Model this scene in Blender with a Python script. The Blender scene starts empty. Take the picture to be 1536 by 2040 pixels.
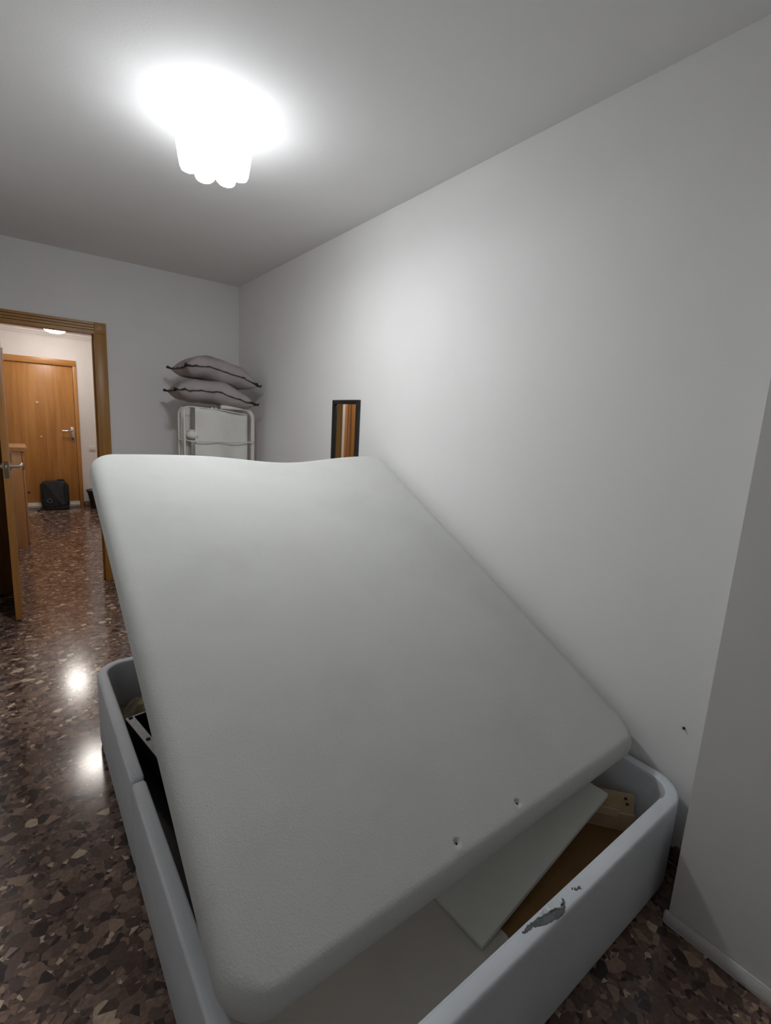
import bpy, bmesh, math, random
from mathutils import Vector, Matrix
random.seed(7)
SC = bpy.context.scene
COL = SC.collection

# ------------------------------------------------------------------ camera
FPX, YAW, PITCH, ROLL = 961.25, math.radians(37.7147), math.radians(10.3043), math.radians(3.1607)
CAM_H = 1.45
fw = Vector((math.sin(YAW)*math.cos(PITCH), math.cos(YAW)*math.cos(PITCH), -math.sin(PITCH)))
r0 = Vector((math.cos(YAW), -math.sin(YAW), 0)); u0 = r0.cross(fw)
rr = r0*math.cos(ROLL) + u0*math.sin(ROLL); uu = -r0*math.sin(ROLL) + u0*math.cos(ROLL)
cd = bpy.data.cameras.new('camera'); cam = bpy.data.objects.new('camera', cd); COL.objects.link(cam)
cd.sensor_fit = 'HORIZONTAL'; cd.sensor_width = 36; cd.lens = FPX/1536*36; cd.clip_start = .02
M = Matrix.Identity(4)
for i in range(3):
    M[i][0], M[i][1], M[i][2] = rr[i], uu[i], -fw[i]
M.translation = (0, 0, CAM_H)
cam.matrix_world = M
SC.camera = cam

# ------------------------------------------------------------------ world, exposure
w = bpy.data.worlds.new('world'); SC.world = w; w.use_nodes = True
w.node_tree.nodes['Background'].inputs[0].default_value = (.5, .5, .55, 1)
w.node_tree.nodes['Background'].inputs[1].default_value = .02
vs = SC.view_settings
vs.view_transform = 'Standard'; vs.look = 'None'; vs.gamma = 1; vs.use_curve_mapping = False
vs.exposure = 0.77
LAMP_STRENGTH = 9.0        # ceiling lamp shade of the bedroom
HALL_STRENGTH = 31.0       # flat panels in the hall

# ------------------------------------------------------------------ helpers
def mesh_obj(name, bm, mat, parent=None, smooth=False, loc=None, angle=None):
    me = bpy.data.meshes.new(name); bm.normal_update(); bm.to_mesh(me); bm.free()
    if smooth:
        for p in me.polygons: p.use_smooth = True
        if angle:
            me.set_sharp_from_angle(angle=math.radians(angle))
    o = bpy.data.objects.new(name, me); COL.objects.link(o)
    if mat: me.materials.append(mat)
    if parent: o.parent = parent
    if loc: o.location = loc
    return o

def empty(name, loc, rz=0):
    o = bpy.data.objects.new(name, None); COL.objects.link(o); o.location = loc
    o.rotation_euler = (0, 0, rz); o.empty_display_size = .05
    return o

def tag(o, label=None, cat=None, group=None, kind=None):
    if label: o['label'] = label
    if cat: o['category'] = cat
    if group: o['group'] = group
    if kind: o['kind'] = kind
    return o

def add_box(bm, x0, x1, y0, y1, z0, z1, bev=0, seg=2, mtx=None):
    r = bmesh.ops.create_cube(bm, size=1)
    vv = r['verts']
    for v in vv:
        v.co = Vector(((x0+x1)/2 + v.co.x*(x1-x0), (y0+y1)/2 + v.co.y*(y1-y0), (z0+z1)/2 + v.co.z*(z1-z0)))
    if mtx:
        for v in vv: v.co = mtx @ v.co
    if bev:
        es = list({e for v in vv for e in v.link_edges})
        bmesh.ops.bevel(bm, geom=es, offset=bev, segments=seg, profile=.5, affect='EDGES')
    return bm

def box(name, x0, x1, y0, y1, z0, z1, mat, parent=None, bev=0, seg=2, origin=None, mtx=None):
    """world-space box; if a parent Empty (unrotated) is given the coordinates stay world ones"""
    bm = bmesh.new(); add_box(bm, x0, x1, y0, y1, z0, z1, bev, seg, mtx)
    o = mesh_obj(name, bm, mat, None, smooth=bool(bev), angle=40)
    if parent:
        o.parent = parent; off = Vector(parent.location)
        o.data.transform(Matrix.Translation(-off))
    return o

def shift(o, parent):
    """geometry was written in world coordinates: bring it below an unrotated Empty"""
    o.parent = parent
    t = Vector(parent.location); p = parent.parent
    while p: t += Vector(p.location); p = p.parent
    o.data.transform(Matrix.Translation(-t)); return o

def add_tube(bm, pts, rad, n=10, closed=False, cap=True, rads=None):
    pts = [Vector(p) for p in pts]; rings = []
    N = len(pts); up = None
    for i, p in enumerate(pts):
        a = pts[i-1] if (i > 0 or closed) else p
        b = pts[(i+1) % N] if (i < N-1 or closed) else p
        t = (b-a).normalized()
        if up is None:
            up = Vector((0, 0, 1)) if abs(t.z) < .9 else Vector((1, 0, 0))
        s = t.cross(up)
        if s.length < 1e-4: s = t.orthogonal()
        s.normalize(); up = s.cross(t).normalized()
        q = rads[i] if rads else rad
        rings.append([bm.verts.new(p + (s*math.cos(2*math.pi*k/n) + up*math.sin(2*math.pi*k/n))*q) for k in range(n)])
    for i in range(N if closed else N-1):
        A, B = rings[i], rings[(i+1) % N]
        for k in range(n):
            bm.faces.new((A[k], A[(k+1) % n], B[(k+1) % n], B[k]))
    if cap and not closed:
        bm.faces.new(rings[0][::-1]); bm.faces.new(rings[-1])
    return bm

def tube(name, pts, rad, mat, parent=None, n=10, closed=False, rads=None):
    bm = bmesh.new(); add_tube(bm, pts, rad, n, closed, rads=rads)
    o = mesh_obj(name, bm, mat, None, smooth=True, angle=50)
    if parent: shift(o, parent)
    return o

def add_lathe(bm, prof, c=(0, 0, 0), n=24, axis='z', capends=True):
    c = Vector(c); rings = []
    for r, z in prof:
        ring = []
        for k in range(n):
            a = 2*math.pi*k/n
            if axis == 'z': v = Vector((r*math.cos(a), r*math.sin(a), z))
            elif axis == 'x': v = Vector((z, r*math.cos(a), r*math.sin(a)))
            else: v = Vector((r*math.sin(a), z, r*math.cos(a)))
            ring.append(bm.verts.new(c+v))
        rings.append(ring)
    for A, B in zip(rings, rings[1:]):
        for k in range(n):
            bm.faces.new((A[k], A[(k+1) % n], B[(k+1) % n], B[k]))
    if capends:
        bm.faces.new(rings[0][::-1]); bm.faces.new(rings[-1])
    return bm

def lathe(name, prof, c, mat, parent=None, n=24, axis='z'):
    bm = bmesh.new(); add_lathe(bm, prof, c, n, axis)
    o = mesh_obj(name, bm, mat, None, smooth=True, angle=40)
    if parent: shift(o, parent)
    return o

def prism(name, prof, a, b, mat, parent=None, plane='yz'):
    """extrude a closed profile; plane yz -> along x, xy -> along z, xz -> along y"""
    bm = bmesh.new()
    def mk(t, p):
        return {'yz': (t, p[0], p[1]), 'xy': (p[0], p[1], t), 'xz': (p[0], t, p[1])}[plane]
    A = [bm.verts.new(mk(a, p)) for p in prof]; B = [bm.verts.new(mk(b, p)) for p in prof]
    n = len(prof)
    for k in range(n): bm.faces.new((A[k], A[(k+1) % n], B[(k+1) % n], B[k]))
    bm.faces.new(A[::-1]); bm.faces.new(B)
    bmesh.ops.recalc_face_normals(bm, faces=bm.faces)
    o = mesh_obj(name, bm, mat)
    if parent: shift(o, parent)
    return o

# ------------------------------------------------------------------ materials
def base_mat(name, rough=.5, spec=.5):
    m = bpy.data.materials.new(name); m.use_nodes = True
    nt = m.node_tree; b = nt.nodes['Principled BSDF']
    b.inputs['Roughness'].default_value = rough
    b.inputs['Specular IOR Level'].default_value = spec
    return m, nt, b

def N(nt, t, **kw):
    n = nt.nodes.new(t)
    for k, v in kw.items():
        if hasattr(n, k): setattr(n, k, v)
        else: n.inputs[k].default_value = v
    return n

def coords(nt, scale=(1, 1, 1), kind='Object'):
    tc = nt.nodes.new('ShaderNodeTexCoord'); mp = nt.nodes.new('ShaderNodeMapping')
    mp.inputs['Scale'].default_value = scale
    nt.links.new(tc.outputs[kind], mp.inputs[0]); return mp.outputs[0]

def ramp(nt, stops, interp='LINEAR'):
    r = nt.nodes.new('ShaderNodeValToRGB'); r.color_ramp.interpolation = interp
    el = r.color_ramp.elements
    while len(el) < len(stops): el.new(.5)
    for e, (p, c) in zip(el, stops):
        e.position = p; e.color = (*c, 1)
    return r

def noise_mat(name, c1, c2, scale=8, rough=.6, bump=0, bscale=60, stretch=(1, 1, 1), detail=4, spec=.4, lo=.35, hi=.65, dist=.01, metallic=0):
    m, nt, b = base_mat(name, rough, spec)
    co = coords(nt, stretch)
    nz = N(nt, 'ShaderNodeTexNoise'); nz.inputs['Scale'].default_value = scale; nz.inputs['Detail'].default_value = detail
    nt.links.new(co, nz.inputs[0])
    rp = ramp(nt, [(lo, c1), (hi, c2)]); nt.links.new(nz.outputs[0], rp.inputs[0])
    nt.links.new(rp.outputs[0], b.inputs['Base Color']); b.inputs['Metallic'].default_value = metallic
    if bump:
        n2 = N(nt, 'ShaderNodeTexNoise'); n2.inputs['Scale'].default_value = bscale; n2.inputs['Detail'].default_value = 3
        nt.links.new(co, n2.inputs[0])
        bp = nt.nodes.new('ShaderNodeBump'); bp.inputs['Strength'].default_value = bump; bp.inputs['Distance'].default_value = dist
        nt.links.new(n2.outputs[0], bp.inputs['Height']); nt.links.new(bp.outputs[0], b.inputs['Normal'])
    return m

def wood_mat(name, c1, c2, c3, axis='z', rough=.35):
    """veneer with fine long grain and cathedral figure, grain along the axis"""
    m, nt, b = base_mat(name, rough, .45)
    s = {'z': (9, 9, .55), 'x': (.55, 9, 9), 'y': (9, .55, 9)}[axis]
    co = coords(nt, s)
    n1 = N(nt, 'ShaderNodeTexNoise'); n1.inputs['Scale'].default_value = 1.6; n1.inputs['Detail'].default_value = 6; n1.inputs['Distortion'].default_value = .8
    nt.links.new(co, n1.inputs[0])
    s2 = tuple(v*14 if v > 1 else v*3 for v in s)
    n2 = N(nt, 'ShaderNodeTexNoise'); n2.inputs['Scale'].default_value = 2.2; n2.inputs['Detail'].default_value = 3
    nt.links.new(coords(nt, s2), n2.inputs[0])
    r1 = ramp(nt, [(.3, c1), (.52, c2), (.72, c3)]); nt.links.new(n1.outputs[0], r1.inputs[0])
    r2 = ramp(nt, [(.35, (.78, .74, .7)), (.6, (1, 1, 1))]); nt.links.new(n2.outputs[0], r2.inputs[0])
    mx = nt.nodes.new('ShaderNodeMix'); mx.data_type = 'RGBA'; mx.blend_type = 'MULTIPLY'; mx.inputs[0].default_value = .7
    nt.links.new(r1.outputs[0], mx.inputs[6]); nt.links.new(r2.outputs[0], mx.inputs[7])
    nt.links.new(mx.outputs[2], b.inputs['Base Color'])
    return m

def plain(name, c, rough=.5, metallic=0, spec=.5):
    k = .9
    m = noise_mat(name, tuple(v*k for v in c), tuple(min(1, v*1.06) for v in c), 25, rough, 0, spec=spec, metallic=metallic)
    return m

def emis(name, c, s):
    m, nt, b = base_mat(name, .5)
    b.inputs['Base Color'].default_value = (.9, .9, .9, 1)
    b.inputs['Emission Color'].default_value = (*c, 1); b.inputs['Emission Strength'].default_value = s
    return m

def terrazzo(name, rough=.15, gain=2.5):
    m, nt, b = base_mat(name, rough, .5)
    co = coords(nt)
    nz = N(nt, 'ShaderNodeTexNoise'); nz.inputs['Scale'].default_value = 14; nz.inputs['Detail'].default_value = 2
    nt.links.new(co, nz.inputs[0])
    sub = nt.nodes.new('ShaderNodeVectorMath'); sub.operation = 'MULTIPLY_ADD'
    sub.inputs[1].default_value = (.017, .017, .017); nt.links.new(nz.outputs['Color'], sub.inputs[0]); nt.links.new(co, sub.inputs[2])
    g = gain
    pal = [(.0, (.020, .015, .015)), (.14, (.040, .028, .026)), (.28, (.066, .045, .041)), (.45, (.085, .060, .053)),
           (.60, (.050, .035, .034)), (.72, (.105, .074, .063)), (.84, (.145, .108, .090)), (.91, (.07, .05, .045)), (.965, (.25, .205, .17))]
    pal = [(p, (c[0]*g*1.04, c[1]*g*.97, c[2]*g*.86)) for p, c in pal]
    outs = []
    for sc in (33, 74):
        v = nt.nodes.new('ShaderNodeTexVoronoi'); v.feature = 'F1'; v.distance = 'EUCLIDEAN'
        v.inputs['Scale'].default_value = sc; v.inputs['Randomness'].default_value = 1
        nt.links.new(sub.outputs[0], v.inputs['Vector'])
        sp = nt.nodes.new('ShaderNodeSeparateColor'); nt.links.new(v.outputs['Color'], sp.inputs[0])
        r = ramp(nt, pal, 'CONSTANT'); nt.links.new(sp.outputs[0], r.inputs[0])
        outs.append((r.outputs[0], sp.outputs[1], v.outputs['Distance']))
    mt = nt.nodes.new('ShaderNodeMath'); mt.operation = 'GREATER_THAN'; mt.inputs[1].default_value = .40
    nt.links.new(outs[0][1], mt.inputs[0])
    mx = nt.nodes.new('ShaderNodeMix'); mx.data_type = 'RGBA'
    nt.links.new(mt.outputs[0], mx.inputs[0]); nt.links.new(outs[1][0], mx.inputs[6]); nt.links.new(outs[0][0], mx.inputs[7])
    n3 = N(nt, 'ShaderNodeTexNoise'); n3.inputs['Scale'].default_value = 90; nt.links.new(co, n3.inputs[0])
    r3 = ramp(nt, [(.3, (.75, .73, .72)), (.7, (1.12, 1.1, 1.08))]); nt.links.new(n3.outputs[0], r3.inputs[0])
    m2 = nt.nodes.new('ShaderNodeMix'); m2.data_type = 'RGBA'; m2.blend_type = 'MULTIPLY'; m2.inputs[0].default_value = 1
    nt.links.new(mx.outputs[2], m2.inputs[6]); nt.links.new(r3.outputs[0], m2.inputs[7])
    nt.links.new(m2.outputs[2], b.inputs['Base Color'])
    n4 = N(nt, 'ShaderNodeTexNoise'); n4.inputs['Scale'].default_value = 5; nt.links.new(co, n4.inputs[0])
    bp = nt.nodes.new('ShaderNodeBump'); bp.inputs['Strength'].default_value = .08; bp.inputs['Distance'].default_value = .004
    nt.links.new(n4.outputs[0], bp.inputs['Height']); nt.links.new(bp.outputs[0], b.inputs['Normal'])
    return m

MAT = {}
MAT['wall'] = noise_mat('wall_paint', (.875, .872, .862), (.895, .892, .882), 3, .75, .12, 140, spec=.25, dist=.002)
MAT['ceil'] = noise_mat('ceiling_paint', (.875, .87, .87), (.895, .89, .89), 2.5, .85, .15, 120, spec=.2, dist=.002)
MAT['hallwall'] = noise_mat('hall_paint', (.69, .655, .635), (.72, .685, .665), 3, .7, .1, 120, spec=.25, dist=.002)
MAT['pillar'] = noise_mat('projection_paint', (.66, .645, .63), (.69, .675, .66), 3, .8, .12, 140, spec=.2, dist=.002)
MAT['plaster'] = noise_mat('plaster_lip', (.66, .64, .60), (.74, .72, .69), 12, .8, .3, 60, dist=.004)
MAT['floor'] = terrazzo('terrazzo_polished')
MAT['skirt'] = terrazzo('terrazzo_skirting', .3)
MAT['oak_v'] = wood_mat('orange_veneer_vertical', (.38, .165, .040), (.47, .215, .058), (.54, .26, .078), 'z')
MAT['oak_h'] = wood_mat('orange_veneer_horizontal', (.38, .165, .040), (.47, .215, .058), (.54, .26, .078), 'x')
MAT['oak_y'] = wood_mat('orange_veneer_depth', (.38, .165, .040), (.47, .215, .058), (.54, .26, .078), 'y')
MAT['casing_v'] = wood_mat('casing_veneer_vertical', (.36, .168, .034), (.44, .220, .050), (.51, .27, .07), 'z')
MAT['casing_h'] = wood_mat('casing_veneer_horizontal', (.36, .168, .034), (.44, .220, .050), (.51, .27, .07), 'x')
MAT['cab'] = wood_mat('cabinet_veneer', (.40, .21, .085), (.47, .255, .11), (.53, .30, .14), 'z')
MAT['chrome'] = plain('brushed_steel', (.62, .60, .57), .25, 1)
MAT['leather'] = noise_mat('grey_leatherette', (.65, .685, .73), (.71, .745, .79), 6, .42, .25, 320, dist=.0015, spec=.5)
MAT['lining'] = noise_mat('grey_lining', (.26, .265, .275), (.31, .315, .325), 8, .75, .1, 200, dist=.001)
MAT['tear'] = noise_mat('torn_backing', (.085, .09, .09), (.15, .155, .15), 40, .9, .4, 200, dist=.002)
MAT['hardboard'] = noise_mat('brown_hardboard', (.25, .13, .040), (.33, .175, .06), 7, .55, .1, 150, dist=.001)
MAT['beige_board'] = noise_mat('beige_board', (.72, .68, .61), (.76, .72, .655), 5, .5)
MAT['white_board'] = noise_mat('white_melamine', (.84, .85, .79), (.87, .88, .82), 5, .38)
MAT['card'] = noise_mat('cardboard', (.63, .46, .27), (.70, .52, .32), 14, .85, .15, 60, dist=.002)
MAT['card_light'] = noise_mat('cardboard_tape', (.70, .56, .38), (.76, .62, .43), 14, .6)
MAT['paper'] = noise_mat('kraft_paper', (.36, .29, .19), (.44, .36, .25), 18, .85, .2, 40, dist=.004)
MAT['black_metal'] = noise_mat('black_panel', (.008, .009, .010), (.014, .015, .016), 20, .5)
MAT['grey_metal'] = noise_mat('grey_painted_metal', (.30, .30, .32), (.36, .36, .38), 30, .4, metallic=.3)
MAT['screw'] = plain('dark_screw', (.02, .02, .02), .4, .6)
MAT['white_metal'] = noise_mat('white_tube', (.76, .74, .70), (.80, .78, .74), 10, .4)
MAT['canvas'] = noise_mat('off_white_canvas', (.73, .715, .67), (.78, .765, .72), 5, .85, .4, 14, dist=.01)
MAT['pillow'] = noise_mat('grey_pillow', (.36, .32, .312), (.42, .375, .366), 5, .9, .5, 16, dist=.01, spec=.2)
MAT['piping'] = noise_mat('dark_pillow_seam', (.055, .045, .046), (.085, .07, .07), 60, .9, .5, 200, dist=.003, spec=.2)
MAT['black_frame'] = plain('black_frame', (.012, .011, .011), .35)
mm, nt_, b_ = base_mat('mirror_glass', .015, .5); b_.inputs['Metallic'].default_value = 1; b_.inputs['Base Color'].default_value = (.86, .87, .86, 1); MAT['mirror'] = mm
MAT['backpack'] = noise_mat('charcoal_nylon', (.017, .020, .024), (.026, .030, .035), 30, .7, .3, 300, dist=.001)
MAT['backpack2'] = noise_mat('black_nylon', (.008, .009, .011), (.013, .014, .016), 30, .75)
MAT['logo'] = plain('grey_print', (.075, .08, .085), .6)
MAT['bin'] = plain('black_plastic', (.010, .009, .010), .35)
MAT['white_plastic'] = plain('white_plastic', (.72, .69, .66), .35)
MAT['strip'] = plain('white_strip', (.72, .70, .64), .5)
MAT['plug'] = plain('dark_plug', (.03, .025, .015), .7)
MAT['lamp'] = emis('lit_shade', (.965, .985, 1.0), LAMP_STRENGTH)
MAT['lamp_bottom'] = emis('lit_shade_bottom', (.965, .985, 1.0), LAMP_STRENGTH*6.4)
MAT['lamp_collar'] = emis('lit_collar', (.93, .97, 1.0), LAMP_STRENGTH*.3)
MAT['hall_lamp'] = emis('lit_panel', (1.0, .93, .86), HALL_STRENGTH)
MAT['latch'] = plain('dull_latch_metal', (.16, .14, .12), .5, .6)
MAT['brass'] = plain('pale_brass', (.85, .72, .48), .4)
MAT['knob'] = plain('dark_red_knob', (.10, .012, .008), .4)

def mattress_mat():
    m, nt, b = base_mat('off_white_knit', .85, .2)
    co = coords(nt)
    n1 = N(nt, 'ShaderNodeTexNoise'); n1.inputs['Scale'].default_value = 2.4; n1.inputs['Detail'].default_value = 5; nt.links.new(co, n1.inputs[0])
    r1 = ramp(nt, [(.3, (.525, .53, .508)), (.55, (.565, .57, .552)), (.75, (.555, .55, .525))]); nt.links.new(n1.outputs[0], r1.inputs[0])
    # yellowed soiling in patches
    n2 = N(nt, 'ShaderNodeTexNoise'); n2.inputs['Scale'].default_value = 7; n2.inputs['Detail'].default_value = 6; nt.links.new(co, n2.inputs[0])
    r2 = ramp(nt, [(.60, (1, 1, 1)), (.78, (.97, .955, .91))]); nt.links.new(n2.outputs[0], r2.inputs[0])
    mx = nt.nodes.new('ShaderNodeMix'); mx.data_type = 'RGBA'; mx.blend_type = 'MULTIPLY'; mx.inputs[0].default_value = 1
    nt.links.new(r1.outputs[0], mx.inputs[6]); nt.links.new(r2.outputs[0], mx.inputs[7])
    nt.links.new(mx.outputs[2], b.inputs['Base Color'])
    v = nt.nodes.new('ShaderNodeTexVoronoi'); v.inputs['Scale'].default_value = 210; nt.links.new(co, v.inputs['Vector'])
    bp = nt.nodes.new('ShaderNodeBump'); bp.inputs['Strength'].default_value = .25; bp.inputs['Distance'].default_value = .002
    nt.links.new(v.outputs['Distance'], bp.inputs['Height'])
    n5 = N(nt, 'ShaderNodeTexNoise'); n5.inputs['Scale'].default_value = 5; nt.links.new(co, n5.inputs[0])
    b2 = nt.nodes.new('ShaderNodeBump'); b2.inputs['Strength'].default_value = .25; b2.inputs['Distance'].default_value = .012
    nt.links.new(n5.outputs[0], b2.inputs['Height']); nt.links.new(bp.outputs[0], b2.inputs['Normal'])
    nt.links.new(b2.outputs[0], b.inputs['Normal'])
    return m
MAT['mattress'] = mattress_mat()

# ------------------------------------------------------------------ room shell
XR, XL, YB, YF, ZC = 1.715, -.58, 4.58, -.85, 2.603     # bedroom
PX, PY = 1.49, .41                                       # pillar face and corner
HY0, HY1, HXL, HXR, HZ = 4.69, 8.35, -.30, 1.45, 2.445    # hall
DX0, DX1, DZ = -.08, .55, 2.025                          # bedroom door opening

def struct(o, label):
    return tag(o, label, None, None, 'structure')
def sbox(name, label, mat, *a):
    return struct(box(name, *a, mat), label)

sbox('floor', 'dark brown terrazzo floor with tan and black stone chips', MAT['floor'], XL-.1, 1.9, YF-.1, HY1+.1, -.08, 0)
sbox('ceiling', 'white painted bedroom ceiling', MAT['ceil'], XL-.1, 1.9, YF-.1, YB, ZC, ZC+.1)
sbox('wall_right', 'long white painted wall beside the bed', MAT['wall'], XR, XR+.1, PY, YB+.11, 0, ZC)
sbox('wall_left', 'white bedroom wall on the left, out of view', MAT['wall'], XL-.1, XL, YF, YB+.11, 0, ZC)
sbox('unseen_shade_block', 'unseen white block added to shade the gap beside the open door', MAT['wall'], XL, -.172, 3.35, YB, 0, ZC)  # added out of view, keeps light off the far side of the door leaf
sbox('wall_front', 'white bedroom wall behind the viewer', MAT['wall'], XL, PX, YF-.1, YF, 0, ZC)
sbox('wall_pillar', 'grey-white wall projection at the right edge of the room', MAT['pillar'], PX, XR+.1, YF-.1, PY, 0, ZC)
bm = bmesh.new()
add_box(bm, XL, DX0-.02, YB, HY0, 0, ZC); add_box(bm, DX1+.02, XR, YB, HY0, 0, ZC); add_box(bm, DX0-.02, DX1+.02, YB, HY0, DZ+.02, ZC)
struct(mesh_obj('wall_back', bm, MAT['wall']), 'white back wall of the bedroom with the doorway')

# hall shell
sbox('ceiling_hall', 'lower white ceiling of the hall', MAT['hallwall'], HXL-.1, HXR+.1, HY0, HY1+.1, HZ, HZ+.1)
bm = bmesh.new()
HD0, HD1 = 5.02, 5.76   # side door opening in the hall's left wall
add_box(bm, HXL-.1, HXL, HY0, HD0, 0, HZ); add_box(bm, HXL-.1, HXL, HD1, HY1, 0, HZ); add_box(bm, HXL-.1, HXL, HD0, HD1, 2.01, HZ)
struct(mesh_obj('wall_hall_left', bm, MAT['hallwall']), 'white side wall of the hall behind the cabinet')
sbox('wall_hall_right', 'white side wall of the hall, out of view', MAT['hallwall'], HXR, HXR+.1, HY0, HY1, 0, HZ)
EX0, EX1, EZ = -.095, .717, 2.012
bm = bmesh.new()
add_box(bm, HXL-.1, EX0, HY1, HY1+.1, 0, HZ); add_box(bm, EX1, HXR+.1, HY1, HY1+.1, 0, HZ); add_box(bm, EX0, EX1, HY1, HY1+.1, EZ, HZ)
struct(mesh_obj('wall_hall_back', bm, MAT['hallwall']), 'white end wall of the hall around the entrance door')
# stepped crown moulding under the hall ceiling
prism_prof = [(HY1, HZ), (HY1-.06, HZ), (HY1-.06, HZ-.018), (HY1-.042, HZ-.03), (HY1-.026, HZ-.05), (HY1-.012, HZ-.062), (HY1-.012, HZ-.075), (HY1, HZ-.075)]
struct(prism('trim_1', prism_prof, HXL, HXR, MAT['hallwall'], None, 'yz'), 'white stepped crown moulding along the hall end wall')

# skirtings
def skirt(name, label, *a):
    struct(box(name, *a, MAT['skirt'], bev=.004), label)
skirt('baseboard_right', 'dark terrazzo skirting along the long white wall', XR-.012, XR, PY, YB, 0, .085)
skirt('baseboard_back', 'dark terrazzo skirting right of the bedroom doorway', DX1+.092, XR-.012, YB-.012, YB, 0, .075)
skirt('baseboard_left', 'dark terrazzo skirting on the left wall', XL, XL+.012, YF, 3.35, 0, .075)
skirt('baseboard_hall_back', 'dark terrazzo skirting below the hall switch', EX1+.045, HXR, HY1-.012, HY1, 0, .075)
struct(box('trim_2', PX-.010, PX, YF, PY+.010, 0, .045, MAT['plaster'], bev=.008), 'pale rough plaster lip along the foot of the wall projection')

# ------------------------------------------------------------------ bedroom door
d1 = struct(empty('door_1', (DX0, YB, 0)), 'open brown wooden bedroom door seen edge-on with its casing')
CW = .088
for (x0, x1) in ((DX0-CW+.004, DX0+.004), (DX1-.004, DX1+CW-.004)):
    o = box('casing', x0, x1, YB-.016, YB, 0, DZ, MAT['casing_v'], d1, bev=.003)
    o = box('casing', x0, x1, HY0, HY0+.016, 0, DZ, MAT['casing_v'], d1, bev=.003)
hp = [(YB, DZ-.004), (YB-.016, DZ-.004)]
for g in (.020, .040, .060):
    hp += [(YB-.016, DZ+g), (YB-.009, DZ+g+.003), (YB-.016, DZ+g+.006)]
hp += [(YB-.016, DZ+CW-.004), (YB, DZ+CW-.004)]
o = prism('header_casing', hp, DX0-CW+.004, DX1+.001, MAT['casing_h'], d1, 'yz')
box('header_block', DX1+.002, DX1+CW-.004, YB-.017, YB, DZ, DZ+CW-.004, MAT['casing_v'], d1, bev=.003)
box('header_casing', DX0-CW+.004, DX1+CW-.004, HY0, HY0+.016, DZ, DZ+CW, MAT['casing_h'], d1, bev=.003)
box('jamb', DX1, DX1+.02, YB, HY0, 0, DZ+.02, MAT['casing_v'], d1)
box('jamb', DX0-.02, DX0, YB, HY0, 0, DZ+.02, MAT['casing_v'], d1)
box('header_jamb', DX0, DX1, YB, HY0, DZ, DZ+.02, MAT['casing_h'], d1)
box('door_stop', DX1-.012, DX1, YB+.045, YB+.075, 0, DZ, MAT['casing_v'], d1)
LX0, LX1, LY0, LY1 = -.073, -.036, 3.925, 4.555
leaf = box('leaf', LX0, LX1, LY0, LY1, .008, 2.0, MAT['oak_v'], d1, bev=.002)
off = Vector(d1.location)
def lp(o):  # sub-part of the leaf, geometry in world coordinates
    o.parent = leaf; o.data.transform(Matrix.Translation(-off)); return o
lp(box('latch_plate', (LX0+LX1)/2-.011, (LX0+LX1)/2+.011, LY0-.002, LY0+.003, .975, 1.085, MAT['latch']))
lp(box('latch_bolt', (LX0+LX1)/2-.006, (LX0+LX1)/2+.006, LY0-.012, LY0, 1.035, 1.06, MAT['chrome'], bev=.002))
for sgn, xf in ((1, LX1), (-1, LX0)):
    bm = bmesh.new()
    add_lathe(bm, [(.024, 0), (.024, sgn*.007), (.011, sgn*.010), (.010, sgn*.05)], (xf, LY0+.065, 1.045), 18, 'x')
    y0 = LY0+.065
    add_tube(bm, [(xf+sgn*.050, y0-.008, 1.045), (xf+sgn*.056, y0+.01, 1.046), (xf+sgn*.060, y0+.05, 1.047), (xf+sgn*.062, y0+.115, 1.049)], .010, 10, rads=[.011, .011, .009, .010])
    bmesh.ops.recalc_face_normals(bm, faces=bm.faces)
    lp(mesh_obj('lever_handle', bm, MAT['chrome'], smooth=True, angle=50))
for z in (.25, 1.0, 1.75):
    bm = bmesh.new(); add_lathe(bm, [(.006, 0), (.006, .09)], (LX1+.004, LY1+.012, z), 12)
    shift(mesh_obj('hinge', bm, MAT['chrome'], smooth=True, angle=40), d1)

# ------------------------------------------------------------------ entrance door at the end of the hall
d2 = struct(empty('door_2', (EX0, HY1, 0)), 'closed orange veneer entrance door at the end of the hall')
lf2 = box('leaf', EX0+.004, EX1-.004, HY1+.012, HY1+.055, .085, EZ-.004, MAT['oak_v'], d2, bev=.002)
for (x0, x1) in ((EX0-.045, EX0+.002), (EX1-.002, EX1+.045)):
    box('casing', x0, x1, HY1-.018, HY1, 0, EZ-.002, MAT['oak_v'], d2, bev=.004)
box('header_casing', EX0-.045, EX1+.045, HY1-.018, HY1, EZ-.002, EZ+.078, MAT['oak_h'], d2, bev=.004)
box('bottom_strip', EX0+.005, EX1-.005, HY1-.008, HY1+.05, .004, .082, MAT['strip'], d2, bev=.003)
box('bottom_ledge', EX0+.005, EX1-.005, HY1-.02, HY1-.008, .030, .048, MAT['strip'], d2, bev=.003)
off2 = Vector(d2.location)
def lp2(o):
    o.parent = lf2; o.data.transform(Matrix.Translation(-off2)); return o
lp2(lathe('peephole', [(.013, -.006), (.013, 0), (.006, .001)], (.281, HY1+.010, 1.488), MAT['brass'], None, 14, 'y'))
lp2(lathe('peephole', [(.010, -.006), (.010, 0), (.006, .001)], (.300, HY1+.010, 1.02), MAT['brass'], None, 14, 'y'))
lp2(box('handle_plate', .652, .697, HY1+.004, HY1+.014, .955, 1.165, MAT['chrome'], bev=.003))
bm = bmesh.new(); hx = .672
add_tube(bm, [(hx, HY1+.006, 1.11), (hx, HY1-.04, 1.11), (hx-.012, HY1-.05, 1.11), (hx-.06, HY1-.052, 1.108), (hx-.125, HY1-.045, 1.106)], .011, 10)
lp2(mesh_obj('lever_handle', bm, MAT['chrome'], smooth=True, angle=50))
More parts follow.
